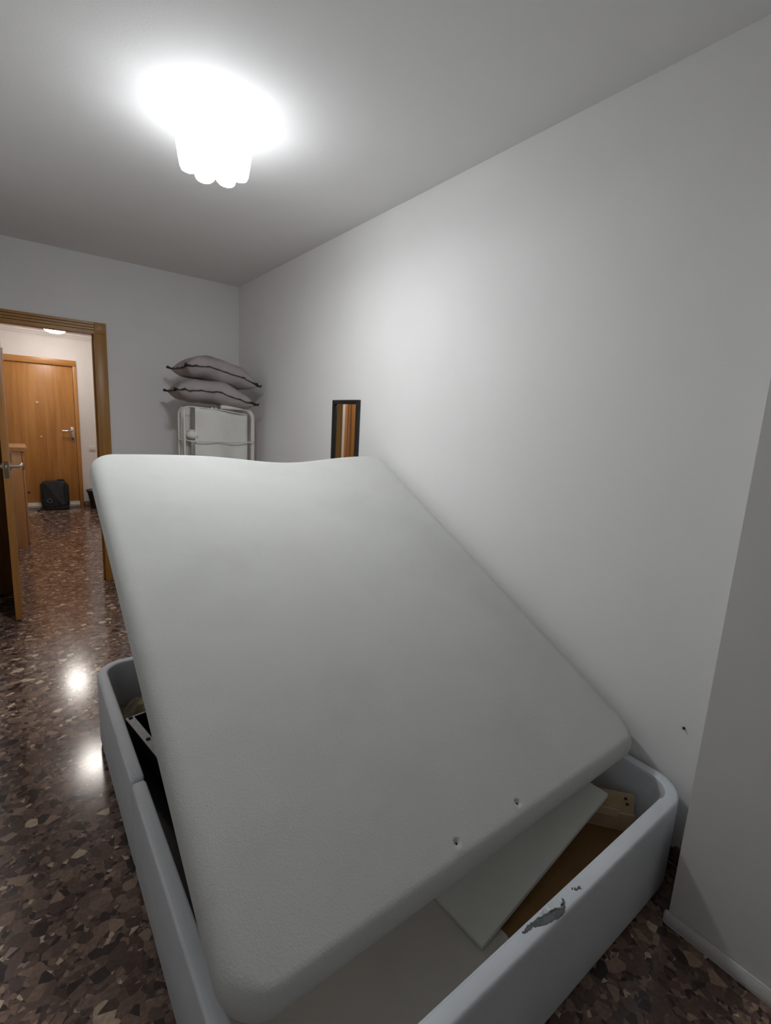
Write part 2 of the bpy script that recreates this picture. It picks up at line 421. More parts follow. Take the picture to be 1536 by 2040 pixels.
lp2(lathe('lock_cylinder', [(.012, -.01), (.012, .01)], (hx, HY1+.006, .995), MAT['screw'], None, 14, 'y'))

# side door in the hall's left wall (seen in the narrow mirror)
d3 = struct(empty('door_3', (HXL, HD0, 0)), 'brown hall side door glimpsed in the narrow mirror')
box('leaf', HXL-.075, HXL-.035, HD0+.004, HD1-.004, .008, 2.0, MAT['oak_v'], d3, bev=.002)
for (y0, y1) in ((HD0-.07, HD0+.002), (HD1-.002, HD1+.07)):
    box('casing', HXL, HXL+.016, y0, y1, 0, 2.08, MAT['oak_v'], d3, bev=.004)
box('header_casing', HXL, HXL+.016, HD0+.002, HD1-.002, 2.01, 2.08, MAT['oak_y'], d3, bev=.004)
box('door_stop', HXL-.034, HXL-.004, HD1-.03, HD1-.004, 0, 2.0, MAT['cab'], d3)
box('mid_rail', HXL-.034, HXL-.022, HD0+.45, HD0+.50, .01, 2.0, MAT['cab'], d3)

# ------------------------------------------------------------------ ceiling lamp
LXc, LYc = .705, 2.15
lamp = tag(empty('ceiling_lamp', (LXc, LYc, ZC)), 'bright white lobed glass ceiling lamp of the bedroom', 'ceiling lamp')
bm = bmesh.new(); n = 120; rings = []
prof = [(.150, -.004), (.168, -.016), (.170, -.030), (.160, -.044), (.152, -.060), (.146, -.10), (.139, -.14), (.133, -.168), (.127, -.180), (.110, -.186), (.06, -.187)]
for i, (r, z) in enumerate(prof):
    ring = []
    for k in range(n):
        a = 2*math.pi*k/n
        lobe = abs(math.cos(3.5*a+.5))**.55
        amp = .038 if i > 3 else .018
        q = r - amp + amp*lobe
        if i == len(prof)-1: q = r
        dz = -.022*lobe*(1 if i >= 7 else max(0, (i-3))/4)
        ring.append(bm.verts.new((q*math.cos(a), q*math.sin(a), z+dz)))
    rings.append(ring)
for A, B in zip(rings, rings[1:]):
    for k in range(n): bm.faces.new((A[k], B[k], B[(k+1) % n], A[(k+1) % n]))
bm.faces.new(rings[-1])
bmesh.ops.recalc_face_normals(bm, faces=bm.faces)
geo = [f for f in bm.faces if f.calc_center_median().z > -.105]
bm2 = bm.copy()
bmesh.ops.delete(bm, geom=geo, context='FACES')
bmesh.ops.delete(bm2, geom=[f for f in bm2.faces if f.calc_center_median().z <= -.105], context='FACES')
sh = mesh_obj('shade', bm, MAT['lamp'], lamp, smooth=True, angle=60)
sh.data.materials.append(MAT['lamp_bottom'])
for p in sh.data.polygons:
    if p.normal.z < -.6: p.material_index = 1
mesh_obj('collar', bm2, MAT['lamp_collar'], lamp, smooth=True, angle=60)
lathe('ceiling_plate', [(.12, ZC-.012), (.12, ZC)], (LXc, LYc, 0), MAT['white_plastic'], lamp, 32)

# ceiling panels in the hall (the first only shows as a reflection on the floor)
for (x, y, lab) in ((.49, 7.60, 'small flat lit ceiling light just below the doorway header'), (.475, 5.62, 'flat lit hall ceiling light mirrored on the floor near the bed corner')):
    t = tag(empty('hall_light', (x, y, HZ)), lab, 'ceiling light')
    lathe('rim', [(.132, HZ-.022), (.138, HZ-.018), (.138, HZ)], (x, y, 0), MAT['white_plastic'], t, 40)
    lathe('diffuser', [(.02, HZ-.100), (.06, HZ-.096), (.095, HZ-.082), (.118, HZ-.060), (.128, HZ-.024)], (x, y, 0), MAT['hall_lamp'], t, 40)

# ------------------------------------------------------------------ bed base
BX0, BX1, BY0, BY1, BZ, BT = .214, 1.690, .467, 2.335, .330, .040
RC = .115
base = tag(empty('bed_base', ((BX0+BX1)/2, (BY0+BY1)/2, 0)), 'open grey leatherette storage bed base with rounded corners under the mattress', 'bed base')
def outline(inset, seg=12):
    """rounded rectangle, counter-clockwise from the seam on the left side"""
    x0, x1, y0, y1 = BX0+inset, BX1-inset, BY0+inset, BY1-inset
    r = max(.02, RC-inset); pts = []
    for cx, cy, a0 in ((x1-r, y0+r, -90), (x1-r, y1-r, 0), (x0+r, y1-r, 90), (x0+r, y0+r, 180)):
        for k in range(seg+1):
            a = math.radians(a0+90*k/seg); pts.append((cx+r*math.cos(a), cy+r*math.sin(a)))
    return pts
SEAM_L, SEAM_R = 1.475, 1.60
def rail_path(inset, part):
    P_ = outline(inset); x0, x1 = BX0+inset, BX1-inset; S = 13
    def lin(a, b, n):
        return [(a[0]+(b[0]-a[0])*i/n, a[1]+(b[1]-a[1])*i/n) for i in range(1, n)]
    def closein(L, R):  # keep the sharp ends of each half close together for the pinched seam
        return L
    A, B, C_, D = P_[:S], P_[S:2*S], P_[2*S:3*S], P_[3*S:]
    if part == 'near':   # left seam -> near-left corner -> near end -> near-right corner -> right seam
        sL, sR = (x0, SEAM_L-.003), (x1, SEAM_R-.003)
        return [sL, (x0, SEAM_L-.006), (x0, SEAM_L-.018)] + lin((x0, SEAM_L-.018), D[0], 10) + D + lin(D[-1], A[0], 14) + A + lin(A[-1], (x1, SEAM_R-.018), 10) + [(x1, SEAM_R-.018), (x1, SEAM_R-.006), sR]
    sL, sR = (x0, SEAM_L+.003), (x1, SEAM_R+.003)
    return [sR, (x1, SEAM_R+.006), (x1, SEAM_R+.018)] + lin((x1, SEAM_R+.018), B[0], 6) + B + lin(B[-1], C_[0], 14) + C_ + lin(C_[-1], (x0, SEAM_L+.018), 8) + [(x0, SEAM_L+.018), (x0, SEAM_L+.006), sL]
def make_rail(part):
    bm = bmesh.new()
    e = .010
    # (inset, z) profile from the outer foot over the padded top to the inner foot
    pr = [(.012, .006), (.004, .012), (.0, .03), (.0, .16), (.0, BZ-.020)]
    for k in range(1, 6):
        a = math.pi/2*k/6; pr.append((.010-.010*math.cos(a), BZ-.010+.010*math.sin(a)))
    pr += [(.020, BZ), (BT-.009, BZ)]
    for k in range(1, 5):
        a = math.pi/2*k/5; pr.append((BT-.007+.007*math.sin(a), BZ-.007+.007*math.cos(a)))
    pr += [(BT, BZ-.016), (BT, .03)]
    cols = []
    for ins, z in pr:
        path = rail_path(ins, part); n = len(path); col = []
        for i, (x, y) in enumerate(path):
            endk = min(i, n-1-i); sh = [.007, .003, 0][endk] if endk < 3 else 0
            # pinch the ends towards the panel's middle so the seam reads as a soft groove
            cx = BX0+BT/2 if x < .9 else BX1-BT/2
            if sh:
                x = x + (cx-x)*sh/.02; zz = z-(sh if z > .2 else 0)
            else: zz = z
            col.append(bm.verts.new((x, y, zz)))
        cols.append(col)
    for A, B in zip(cols, cols[1:]):
        for i in range(len(A)-1): bm.faces.new((A[i], A[i+1], B[i+1], B[i]))
    for i in (0, -1): bm.faces.new([c[i] for c in cols])
    bmesh.ops.recalc_face_normals(bm, faces=bm.faces)
    return shift(mesh_obj('side_panel', bm, MAT['leather'], None, smooth=True, angle=60), base)
sp_near = make_rail('near'); make_rail('far')
FLZ = .10
def ring_plate(name, inset, z0, z1, mat):
    bm = bmesh.new(); pts = outline(inset)
    A = [bm.verts.new((x, y, z0)) for x, y in pts]; B = [bm.verts.new((x, y, z1)) for x, y in pts]
    for k in range(len(A)): bm.faces.new((A[k], A[(k+1) % len(A)], B[(k+1) % len(A)], B[k]))
    bm.faces.new(A[::-1]); bm.faces.new(B)
    return shift(mesh_obj(name, bm, mat), base)
ring_plate('bottom_panel', BT-.002, FLZ-.012, FLZ, MAT['hardboard'])
box('gap_shade_sheet', .256, .97, 1.311, 2.21, FLZ, FLZ+.003, MAT['black_metal'], base)  # black sheets put the deep shade of the left gap into colour
box('gap_shade_sheet', .256, .448, 1.025, 1.31, FLZ, FLZ+.003, MAT['black_metal'], base)  # same painted shade, nearer part of the gap
# thin pale edging inside the near rim
box('edge_strip', .42, 1.57, BY0+BT, BY0+BT+.004, BZ-.030, BZ-.006, MAT['leather'], base)
# torn upholstery on the near rim
def rag(name, pts, z, th, mat, jit=.002):
    bm = bmesh.new(); dense = []
    for (xa, ya), (xb, yb) in zip(pts, pts[1:]+pts[:1]):
        for k in range(4):
            jx, jy = (random.uniform(-.0022, .0022), random.uniform(-.0016, .0016)) if k else (0, 0)
            dense.append((xa+(xb-xa)*k/4+jx, ya+(yb-ya)*k/4+jy))
    pts = dense
    A = [bm.verts.new((x+random.uniform(-jit, jit)*.5, y+random.uniform(-jit, jit)*.5, z)) for x, y in pts]
    B = [bm.verts.new((v.co.x, v.co.y, z+th+random.uniform(0, th))) for v in A]
    for k in range(len(A)): bm.faces.new((A[k], A[(k+1) % len(A)], B[(k+1) % len(A)], B[k]))
    bm.faces.new(A[::-1]); bm.faces.new(B)
    bmesh.ops.triangulate(bm, faces=[f for f in bm.faces if len(f.verts) > 4])
    bmesh.ops.recalc_face_normals(bm, faces=bm.faces)
    return shift(mesh_obj(name, bm, mat), base)
y_ = BY0
rag('torn_patch', [(.845, y_+.032), (.852, y_+.026), (.875, y_+.027), (.89, y_+.018), (.915, y_+.010), (.945, y_+.005), (.975, y_+.006), (.985, y_+.012), (.968, y_+.015), (.955, y_+.022), (.930, y_+.024), (.905, y_+.031), (.885, y_+.034), (.862, y_+.035)], BZ-.002, .0018, MAT['tear'])
rag('torn_flap', [(.905, y_+.032), (.93, y_+.025), (.955, y_+.023), (.970, y_+.016), (.985, y_+.018), (.99, y_+.027), (.97, y_+.033), (.94, y_+.036)], BZ-.001, .004, MAT['leather'], .003)
rag('torn_patch', [(.975, y_+.020), (.985, y_+.016), (.995, y_+.022), (.990, y_+.027), (.980, y_+.028)], BZ+.001, .0022, MAT['tear'])
rag('torn_patch', [(1.035, y_+.026), (1.045, y_+.018), (1.060, y_+.014), (1.064, y_+.020), (1.052, y_+.024), (1.044, y_+.030)], BZ-.002, .0014, MAT['tear'])
rag('torn_patch', [(1.600, y_+.010), (1.622, y_+.020), (1.640, y_+.034), (1.632, y_+.036), (1.612, y_+.026)], BZ-.003, .0014, MAT['tear'])
# lifting struts that hold the mattress platform up
for X in (.62, 1.50):
    bm = bmesh.new()
    add_tube(bm, [(X, 1.10, FLZ), (X, 1.42, .40)], .013, 10); add_tube(bm, [(X, 1.42, .40), (X, 1.86, .815)], .007, 10)
    add_box(bm, X-.02, X+.02, 1.05, 1.13, FLZ-.001, FLZ+.03)
    shift(mesh_obj('lift_strut', bm, MAT['screw'], smooth=True, angle=40), base)

# ------------------------------------------------------------------ mattress
MW, ML, MT = 1.455, 1.852, .112
mo = Vector((.2255, .621, .425)); ex = Vector((1, 0, 0)); ey = Vector((0, 1.640, .858)).normalized(); en = ex.cross(ey).normalized()
def edge_coords(L, n, r=.05):
    inner = [r + (L-2*r)*i/n for i in range(n+1)]
    e = [r*(1-math.cos(math.pi/2*k/6)) for k in range(6)]
    return e + inner + [L-v for v in e[::-1]]
us, vsq = edge_coords(MW, 84), edge_coords(ML, 96)
DIM = [(.807, .056), (.572, .058)]       # two vent eyelets (along width, along length)
def densify(L, cs_):
    out = [v for v in L if all(abs(v-c) > .026 for c in cs_)]
    for c in cs_: out += [c + .026*k/14 for k in range(-14, 15)]
    return sorted(set(round(v, 5) for v in out))
us = densify(us, [d[0] for d in DIM]); vsq = densify(vsq, [.057])
RCOR, RE = .095, .042
def mpoint(u, v, top):
    x, y = u-MW/2, v-ML/2; a, b = MW/2, ML/2
    # side edges are never dead straight
    ax, ay = a-RCOR, b-RCOR
    dx, dy = abs(x)-ax, abs(y)-ay
    if dx > 0 and dy > 0:
        L = math.hypot(dx, dy); mxx = max(dx, dy); k = mxx/L if L > 0 else 1
        dx *= k; dy *= k; e = RCOR-math.hypot(dx, dy)
        x = math.copysign(ax+dx, x); y = math.copysign(ay+dy, y)
    else:
        e = min(a-abs(x), b-abs(y))
    e = max(e, 0)
    drop = RE - math.sqrt(max(0, RE*RE-(RE-e)**2)) if e < RE else 0
    z = -drop if top else -MT + drop
    U, V = (x+a)/MW, (y+b)/ML
    sag = -.046*math.exp(-((U-.60)/.20)**2)*max(0, V-.25)**1.6/.63
    belly = .006*math.sin(math.pi*U)*math.sin(math.pi*V)
    z += sag + (belly if top else 0)
    if top:
        for (du, dv) in DIM:
            d2 = ((x+a)-du)**2 + ((y+b)-dv)**2
            z -= .010*math.exp(-d2/.008**2)
            z += .0022*math.exp(-(((x+a)-du)**2+((y+b)-dv)**2)/.017**2)
        z += .0012*math.sin(7*x+3*y)*math.sin(5*y-2*x)
    return mo + ex*(x+a) + ey*(y+b) + en*z
mat_root = tag(empty('mattress', (.95, .68, BZ)), 'large off-white mattress tilted up lengthwise over the open grey bed base', 'mattress')
def mattress_shell(part):
    bm = bmesh.new(); nu, nv = len(us), len(vsq)
    T = [[bm.verts.new(mpoint(u, v, True)) for u in us] for v in vsq]
    B = [[bm.verts.new(mpoint(u, v, False)) for u in us] for v in vsq]
    for j in range(nv-1):
        for i in range(nu-1):
            bm.faces.new((T[j][i], T[j][i+1], T[j+1][i+1], T[j+1][i]))
            bm.faces.new((B[j][i], B[j+1][i], B[j+1][i+1], B[j][i+1]))
    rim = [(0, i) for i in range(nu)] + [(j, nu-1) for j in range(1, nv)] + [(nv-1, i) for i in range(nu-2, -1, -1)] + [(j, 0) for j in range(nv-2, 0, -1)]
    for (a, b), (c, d) in zip(rim, rim[1:]+rim[:1]):
        bm.faces.new((T[a][b], B[a][b], B[c][d], T[c][d]))
    bmesh.ops.recalc_face_normals(bm, faces=bm.faces)
    return bm
shift(mesh_obj('cover', mattress_shell(0), MAT['mattress'], None, smooth=True), mat_root)
R3 = Matrix((ex, ey, en)).transposed()
for du, dv in DIM:
    c = mpoint(du, dv, True)
    bm = bmesh.new()
    add_lathe(bm, [(.0032, .0), (.0032, .0030), (.0045, .0040), (.0058, .003), (.0065, -.002)], (0, 0, 0), 16, capends=False)
    bmesh.ops.recalc_face_normals(bm, faces=bm.faces)
    bm.transform(Matrix.Translation(c) @ R3.to_4x4())
    shift(mesh_obj('vent_eyelet', bm, MAT['mattress'], None, smooth=True), mat_root)
    bm = bmesh.new(); add_lathe(bm, [(.0034, -.002), (.0034, .0022)], (0, 0, 0), 12); bm.transform(Matrix.Translation(c) @ R3.to_4x4())
    o = shift(mesh_obj('vent_hole', bm, MAT['black_metal'], None), mat_root)

# ------------------------------------------------------------------ things lying in the base
# beige board flat on the bottom
bm = bmesh.new()
bp = [(.302, .52), (.965, .52), (.972, .545), (.962, .58), (.972, .62), (.966, .70), (.968, 1.30), (.45, 1.30), (.45, 1.02), (.302, 1.02)]
A = [bm.verts.new((x, y, FLZ)) for x, y in bp]; B = [bm.verts.new((x, y, FLZ+.010)) for x, y in bp]
for k in range(len(A)): bm.faces.new((A[k], A[(k+1) % len(A)], B[(k+1) % len(A)], B[k]))
bm.faces.new(A[::-1]); bm.faces.new(B)
# nearer corners follow the rounded base: cut them back
tag(mesh_obj('beige_board', bm, MAT['beige_board']), 'flat beige board lying on the bottom of the bed base', 'board')
# white melamine board sloping up to the right
Lp, Rp = Vector((.884, .628, .111)), Vector((1.535, .655, .238))
bx = (Rp-Lp).normalized(); by = Vector((-.03, 1, 0)); by = (by - bx*by.dot(bx)).normalized(); bz = bx.cross(by)
Mb = Matrix((bx, by, bz)).transposed().to_4x4(); Mb.translation = Lp
bm = bmesh.new(); add_box(bm, 0, (Rp-Lp).length, 0, .30, 0, .016, .0012, 1, Mb)
tag(mesh_obj('white_board', bm, MAT['white_board'], smooth=True, angle=40), 'long off-white melamine board sloping out from under the mattress', 'board')
# flattened carton in the right corner
cbx = tag(empty('cardboard_carton', (1.55, .70, FLZ)), 'torn brown cardboard carton in the right corner of the bed base', 'cardboard box')
fa, fb = Vector((1.40, .86, FLZ)), Vector((1.618, .590, FLZ))
cx_ = (fb-fa).normalized(); cz_ = Vector((0, 0, 1)); cy_ = cz_.cross(cx_)
Lc = (fb-fa).length
def carton(name, x0, x1, y0, y1, z0, z1, mat, tilt=0, piv=(0, 0)):
    bm = bmesh.new(); add_box(bm, x0, x1, y0, y1, z0, z1, .0015, 1)
    if tilt:
        R = Matrix.Translation((0, piv[0], piv[1])) @ Matrix.Rotation(math.radians(tilt), 4, 'X') @ Matrix.Translation((0, -piv[0], -piv[1]))
        bm.transform(R)
    Mx = Matrix((cx_, cy_, cz_)).transposed().to_4x4(); Mx.translation = fa
    bm.transform(Mx)
    return shift(mesh_obj(name, bm, mat, None, smooth=True, angle=40), cbx)
carton('body', 0, Lc, 0, .028, 0, .068, MAT['card'])
carton('flap', .17, Lc-.005, .006, .010, .066, .135, MAT['card'], -12, (.006, .066))
carton('tape', Lc-.19, Lc-.055, -.003, .004, .052, .080, MAT['card_light'], -8, (0, .06))
carton('flap', .0, .165, .012, .016, .066, .100, MAT['card'], -4, (.012, .066))
# bolt holes in the flap
for t_, z_ in ((Lc-.10, .108), (Lc-.035, .118), (Lc-.028, .100)):
    carton('punched_hole', t_-.005, t_+.004, .001, .012, z_-.004, z_+.004, MAT['plug'], -12, (.006, .066))
# crumpled kraft paper at the far left
bm = bmesh.new(); n = 15; g = []
for j in range(n):
    row = []
    for i in range(n):
        x, y = i/(n-1)-.5, j/(n-1)-.5
        z = .085*max(0, 1-3.2*(x*x+y*y)) + random.uniform(-.012, .012) + .018*abs(math.sin(9*x+4*y))
        row.append(bm.verts.new((x*.26+random.uniform(-.006, .006), y*.22+random.uniform(-.006, .006), max(.002, z))))
    g.append(row)
for j in range(n-1):
    for i in range(n-1):
        bm.faces.new((g[j][i], g[j][i+1], g[j+1][i+1], g[j+1][i]))
pp = mesh_obj('crumpled_paper', bm, MAT['paper'], None, loc=(.41, 2.168, FLZ+.003))
sol = pp.modifiers.new('thickness', 'SOLIDIFY'); sol.thickness = .0015
tag(pp, 'crumpled tan wrapping paper in the far left of the bed base', 'paper')
# black case with grey metal rim
cs = tag(empty('metal_case', (.281, 2.005, FLZ+.003), math.radians(-80.5)), 'black open case with a grey metal rim beside the left bed side', 'metal case')
CL, CWd, CH = .68, .30, .122      # local x runs towards the viewer, local y to the right
def lbox(name, x0, x1, y0, y1, z0, z1, mat, bev=0):
    bm = bmesh.new(); add_box(bm, x0, x1, y0, y1, z0, z1, bev, 1); return mesh_obj(name, bm, mat, cs, smooth=bool(bev), angle=40)
lbox('panel', 0, CL, .002, .008, 0, CH-.004, MAT['black_metal']); lbox('panel', 0, CL, CWd-.008, CWd-.002, 0, CH-.004, MAT['black_metal'])
lbox('panel', .002, .008, .008, CWd-.008, 0, CH-.004, MAT['black_metal']); lbox('panel', CL-.008, CL-.002, .008, CWd-.008, 0, CH-.004, MAT['black_metal'])
lbox('panel', .008, CL-.008, .008, CWd-.008, 0, .006, MAT['black_metal'])
lbox('rim_bar', 0, CL, 0, .032, CH-.004, CH, MAT['grey_metal'], .001); lbox('rim_bar', 0, CL, CWd-.032, CWd, CH-.004, CH, MAT['grey_metal'], .001)
for x in (0, .185, .37, .555, CL-.007):
    lbox('cross_bar', x, x+.007, .032, CWd-.032, CH-.018, CH-.001, MAT['grey_metal'], .001)
for x in (.012, .190, .375, .56):
    for y in (.017,):
        bm = bmesh.new(); add_lathe(bm, [(.0085, CH-.001), (.008, CH+.003), (.004, CH+.0045)], (x, y, 0), 10)
        mesh_obj('screw', bm, MAT['screw'], cs, smooth=True, angle=40)

# ------------------------------------------------------------------ narrow mirror on the right wall
mr = tag(empty('wall_mirror', (XR, 2.68, .30)), 'narrow black-framed mirror standing tall on the white wall behind the mattress', 'mirror')
Y0, Y1, Z0, Z1 = 2.527, 2.834, .33, 1.588; FW_, FD = .026, .020
for (a, b, c, d) in ((Y0, Y0+FW_, Z0, Z1), (Y1-FW_, Y1, Z0, Z1), (Y0+FW_, Y1-FW_, Z1-FW_, Z1), (Y0+FW_, Y1-FW_, Z0, Z0+FW_)):
    box('frame', XR-FD, XR, a, b, c, d, MAT['black_frame'], mr, bev=.0015)
box('glass', XR-.008, XR-.003, Y0+FW_-.002, Y1-FW_+.002, Z0+FW_-.002, Z1-FW_+.002, MAT['mirror'], mr)

# nail plug in the wall
pl_ = lathe('wall_plug', [(.003, 0), (.005, -.002), (.004, -.006), (.002, -.008)], (XR, .526, .508), MAT['plug'], None, 10, 'x')
tag(pl_, 'small dark plug stuck in the white wall above the bed corner', 'wall plug')

# ------------------------------------------------------------------ white rack with canvas and pillows
RX0, RX1, RY0, RY1, RZ = 1.050, 1.596, 3.95, 4.11, 1.512
rack = tag(empty('canvas_rack', ((RX0+RX1)/2, (RY0+RY1)/2, 0)), 'white tube rack hung with off-white canvas in the corner below the pillows', 'rack')
def u_pts(y, zt):
    r = .07; P_ = [(RX0, y, .012), (RX0, y, .6), (RX0, y, zt-r)]
    for k in range(1, 8):
        a = math.pi/2*k/8; P_.append((RX0+r-r*math.cos(a), y, zt-r+r*math.sin(a)))
    P_.append((RX0+r, y, zt)); P_.append((RX1-r, y, zt))
    for k in range(1, 8):
        a = math.pi/2*k/8; P_.append((RX1-r+r*math.sin(a), y, zt-r+r*math.cos(a)))
    P_ += [(RX1, y, zt-r), (RX1, y, .6), (RX1, y, .012)]
    return P_
def bend(y, x0, zt, r=.085):
    P_ = [(x0, y, zt), (RX1-r, y, zt)]
    for k in range(1, 10):
        a = math.pi/2*k/10; P_.append((RX1-r+r*math.sin(a), y, zt-r+r*math.cos(a)))
    return P_ + [(RX1, y, zt-r), (RX1, y, .6), (RX1, y, .012)]
tube('frame_tube', bend(RY0, 1.33, RZ), .017, MAT['white_metal'], rack, 14)
tube('frame_tube', u_pts(RY1, RZ-.008), .008, MAT['white_metal'], rack, 12)
tube('post', [(RX0, RY0, .012), (RX0, RY0, RZ-.03)], .008, MAT['white_metal'], rack, 10)
for x in (RX0, RX1):
    for z in (.15, .75, 1.24):
        tube('side_bar', [(x, RY0, z), (x, RY1, z)], .007, MAT['white_metal'], rack, 8)
    for y in (RY0, RY1):
        lathe('foot', [(.016, 0), (.016, .03)], (x, y, 0), MAT['white_metal'], rack, 12)
# wire shelf
bm = bmesh.new()
add_tube(bm, [(RX0, RY0-.035, 1.247), (RX0+.03, RY0-.045, 1.240), (RX1-.03, RY0-.045, 1.240), (RX1, RY0-.035, 1.247)], .004, 8)
for i in range(12):
    x = RX0+.03+(RX1-RX0-.06)*i/11
    add_tube(bm, [(x, RY0-.045, 1.239), (x, RY1, 1.239)], .0025, 6)
shift(mesh_obj('wire_shelf', bm, MAT['white_metal'], None, smooth=True), rack)
# hanging canvas panel with soft folds
bm = bmesh.new(); nu, nv = 26, 30; g = []
for j in range(nv+1):
    row = []
    for i in range(nu+1):
        u, v = i/nu, j/nv
        x = 1.125 + (1.545-1.125)*u + .006*math.sin(5*v+2)*(v)
        ztop = 1.497 - .038*u + .006*math.sin(6*u)
        z = ztop - v*(ztop-.55)
        y = RY0-.022 + .010*math.sin(3.2*u*math.pi+1.5*v) + .016*max(0, math.sin(7*(v*1.4-u*.5)))*v + (.015*u if v < .2 else .015*u*max(0, 1-(v-.2)*2))
        row.append(bm.verts.new((x, y, z)))
    g.append(row)
for j in range(nv):
    for i in range(nu): bm.faces.new((g[j][i], g[j+1][i], g[j+1][i+1], g[j][i+1]))
cp = shift(mesh_obj('canvas_panel', bm, MAT['canvas'], None, smooth=True), rack)
so = cp.modifiers.new('thickness', 'SOLIDIFY'); so.thickness = .003
# second canvas strip at the left side, turned into the depth
bm = bmesh.new(); g = []
for j in range(21):
    row = []
    for i in range(9):
        u, v = i/8, j/20
        row.append(bm.verts.new((RX0+.010+.075*u, RY1-.03+.012*math.sin(6*u+3*v), 1.500-.004*u-v*.9)))
    g.append(row)
for j in range(20):
    for i in range(8): bm.faces.new((g[j][i], g[j+1][i], g[j+1][i+1], g[j][i+1]))
cp2 = shift(mesh_obj('canvas_panel', bm, MAT['canvas'], None, smooth=True), rack)
so = cp2.modifiers.new('thickness', 'SOLIDIFY'); so.thickness = .003
# top rail where the cloth is gathered
tube('top_bar', [(RX0, RY0, 1.492), (1.08, RY0-.012, 1.502), (1.30, RY0-.015, 1.492), (1.548, RY0-.002, 1.462)], .005, MAT['canvas'], rack, 8)
for x in (1.03+.24, 1.03+.27):
    box('clip', x-.008, x+.008, RY0+.015, RY0+.05, 1.478, 1.508, MAT['chrome'], rack, bev=.003)
# folded cloth on the wire shelf
bm = bmesh.new()
bmesh.ops.create_uvsphere(bm, u_segments=20, v_segments=12, radius=1)
for v in bm.verts:
    n_ = .12*math.sin(5*v.co.x+3*v.co.z)+.10*math.sin(7*v.co.y-4*v.co.z)
    v.co = Vector((v.co.x*(.050+.012*n_), v.co.y*(.055+.012*n_), math.copysign(abs(v.co.z)**.6, v.co.z)*.036*(1+.8*math.sin(9*v.co.x+5*v.co.y)*.25)))
fc = mesh_obj('bundled_cloth', bm, MAT['canvas'], None, smooth=True, loc=(1.085+.03, RY0+.03, 1.286))
tag(fc, 'small beige cloth bundle on the rack shelf left of the canvas', 'cloth')

def pillow(label, loc, L, Wd, T, arch, tilt, rz, skew, seed):
    rnd = random.Random(seed)
    root = tag(empty('pillow', loc, 0), label, 'pillow', 'grey pillows stacked on the rack')
    nu, nv = 40, 26
    ph = rnd.uniform(0, 6)
    def pos(a, b):
        # a,b in [-1,1]; pinched outline with pointed corners
        px = a*(1-.10*(1-abs(b)**2.5)*0 - .05*(1-b*b)); py = b*(1-.13*(1-a*a))
        return px*L/2, py*Wd/2
    def deform(x, y, z):
        a = x/(L/2)
        z += arch*(1-a*a) + skew*a*a*a + .012*math.sin(6*a+ph)*(1-abs(y)/(Wd/2)*.2)*.5
        return Vector((x, y, z))
    bm = bmesh.new(); T_, B_ = [], []
    for sgn, store in ((1, T_), (-1, B_)):
        for j in range(nv+1):
            row = []
            for i in range(nu+1):
                a = -math.cos(math.pi*i/nu); b = -math.cos(math.pi*j/nv)
                x, y = pos(a, b)
                h_ = (max(0, 1-a**4)**.5)*(max(0, 1-b**4)**.5)
                wr = 1+.05*math.sin(8*a+3*b+ph)+.04*math.sin(5*b-6*a)
                z = sgn*T/2*h_*wr*(1 if sgn > 0 else .9)
                row.append(bm.verts.new(deform(x, y, z)))
            store.append(row)
    for j in range(nv):
        for i in range(nu):
            bm.faces.new((T_[j][i], T_[j][i+1], T_[j+1][i+1], T_[j+1][i]))
            bm.faces.new((B_[j][i], B_[j+1][i], B_[j+1][i+1], B_[j][i+1]))
    bmesh.ops.remove_doubles(bm, verts=bm.verts, dist=.0006)
    bmesh.ops.recalc_face_normals(bm, faces=bm.faces)
    Rm = Matrix.Rotation(rz, 4, 'Z') @ Matrix.Rotation(tilt, 4, 'Y')
    bm.transform(Rm)
    mesh_obj('cushion', bm, MAT['pillow'], root, smooth=True)
    # ruffled seam flange all around
    per = []
    K = 120
    for k in range(K):
        t = 4*k/K; s = int(t); q = t-s
        q = -math.cos(math.pi*q)
        a, b = [(q, -1), (1, q), (-q, 1), (-1, -q)][s]
        x, y = pos(a, b); per.append((x, y, a, b))
    bm = bmesh.new(); IN, OUT, OB, IB = [], [], [], []
    for k, (x, y, a, b) in enumerate(per):
        corner = (abs(a)*abs(b))**6
        w_ = .008+.030*corner; l_ = math.hypot(x, y)
        nx, ny = (a**7, b**7); ln = math.hypot(nx, ny); nx /= ln; ny /= ln
        dz = rnd.uniform(-.005, .005) + .008*math.sin(k*1.3)*.6
        pin = deform(x-nx*.004, y-ny*.004, 0); po = deform(x+nx*w_, y+ny*w_, dz+ .018*corner)
        for lst, p, o_ in ((IN, pin, .0035), (OUT, po, .0035), (OB, po, -.0035), (IB, pin, -.0035)):
            lst.append(bm.verts.new(p+Vector((0, 0, o_))))
    for k in range(K):
        k2 = (k+1) % K
        for A, B in ((IN, OUT), (OUT, OB), (OB, IB), (IB, IN)):
            bm.faces.new((A[k], A[k2], B[k2], B[k]))
    bmesh.ops.recalc_face_normals(bm, faces=bm.faces)
    bm.transform(Rm)
    mesh_obj('seam_flange', bm, MAT['piping'], root, smooth=True)
    return root
pillow('lower grey pillow resting on the white rack', (1.295, 4.08, 1.575), .60, .40, .190, .045, math.radians(7), math.radians(-4), .0, 3)
pillow('upper grey pillow lying on the other pillow', (1.330, 4.10, 1.748), .57, .40, .195, .045, math.radians(10), math.radians(3), .0, 5)

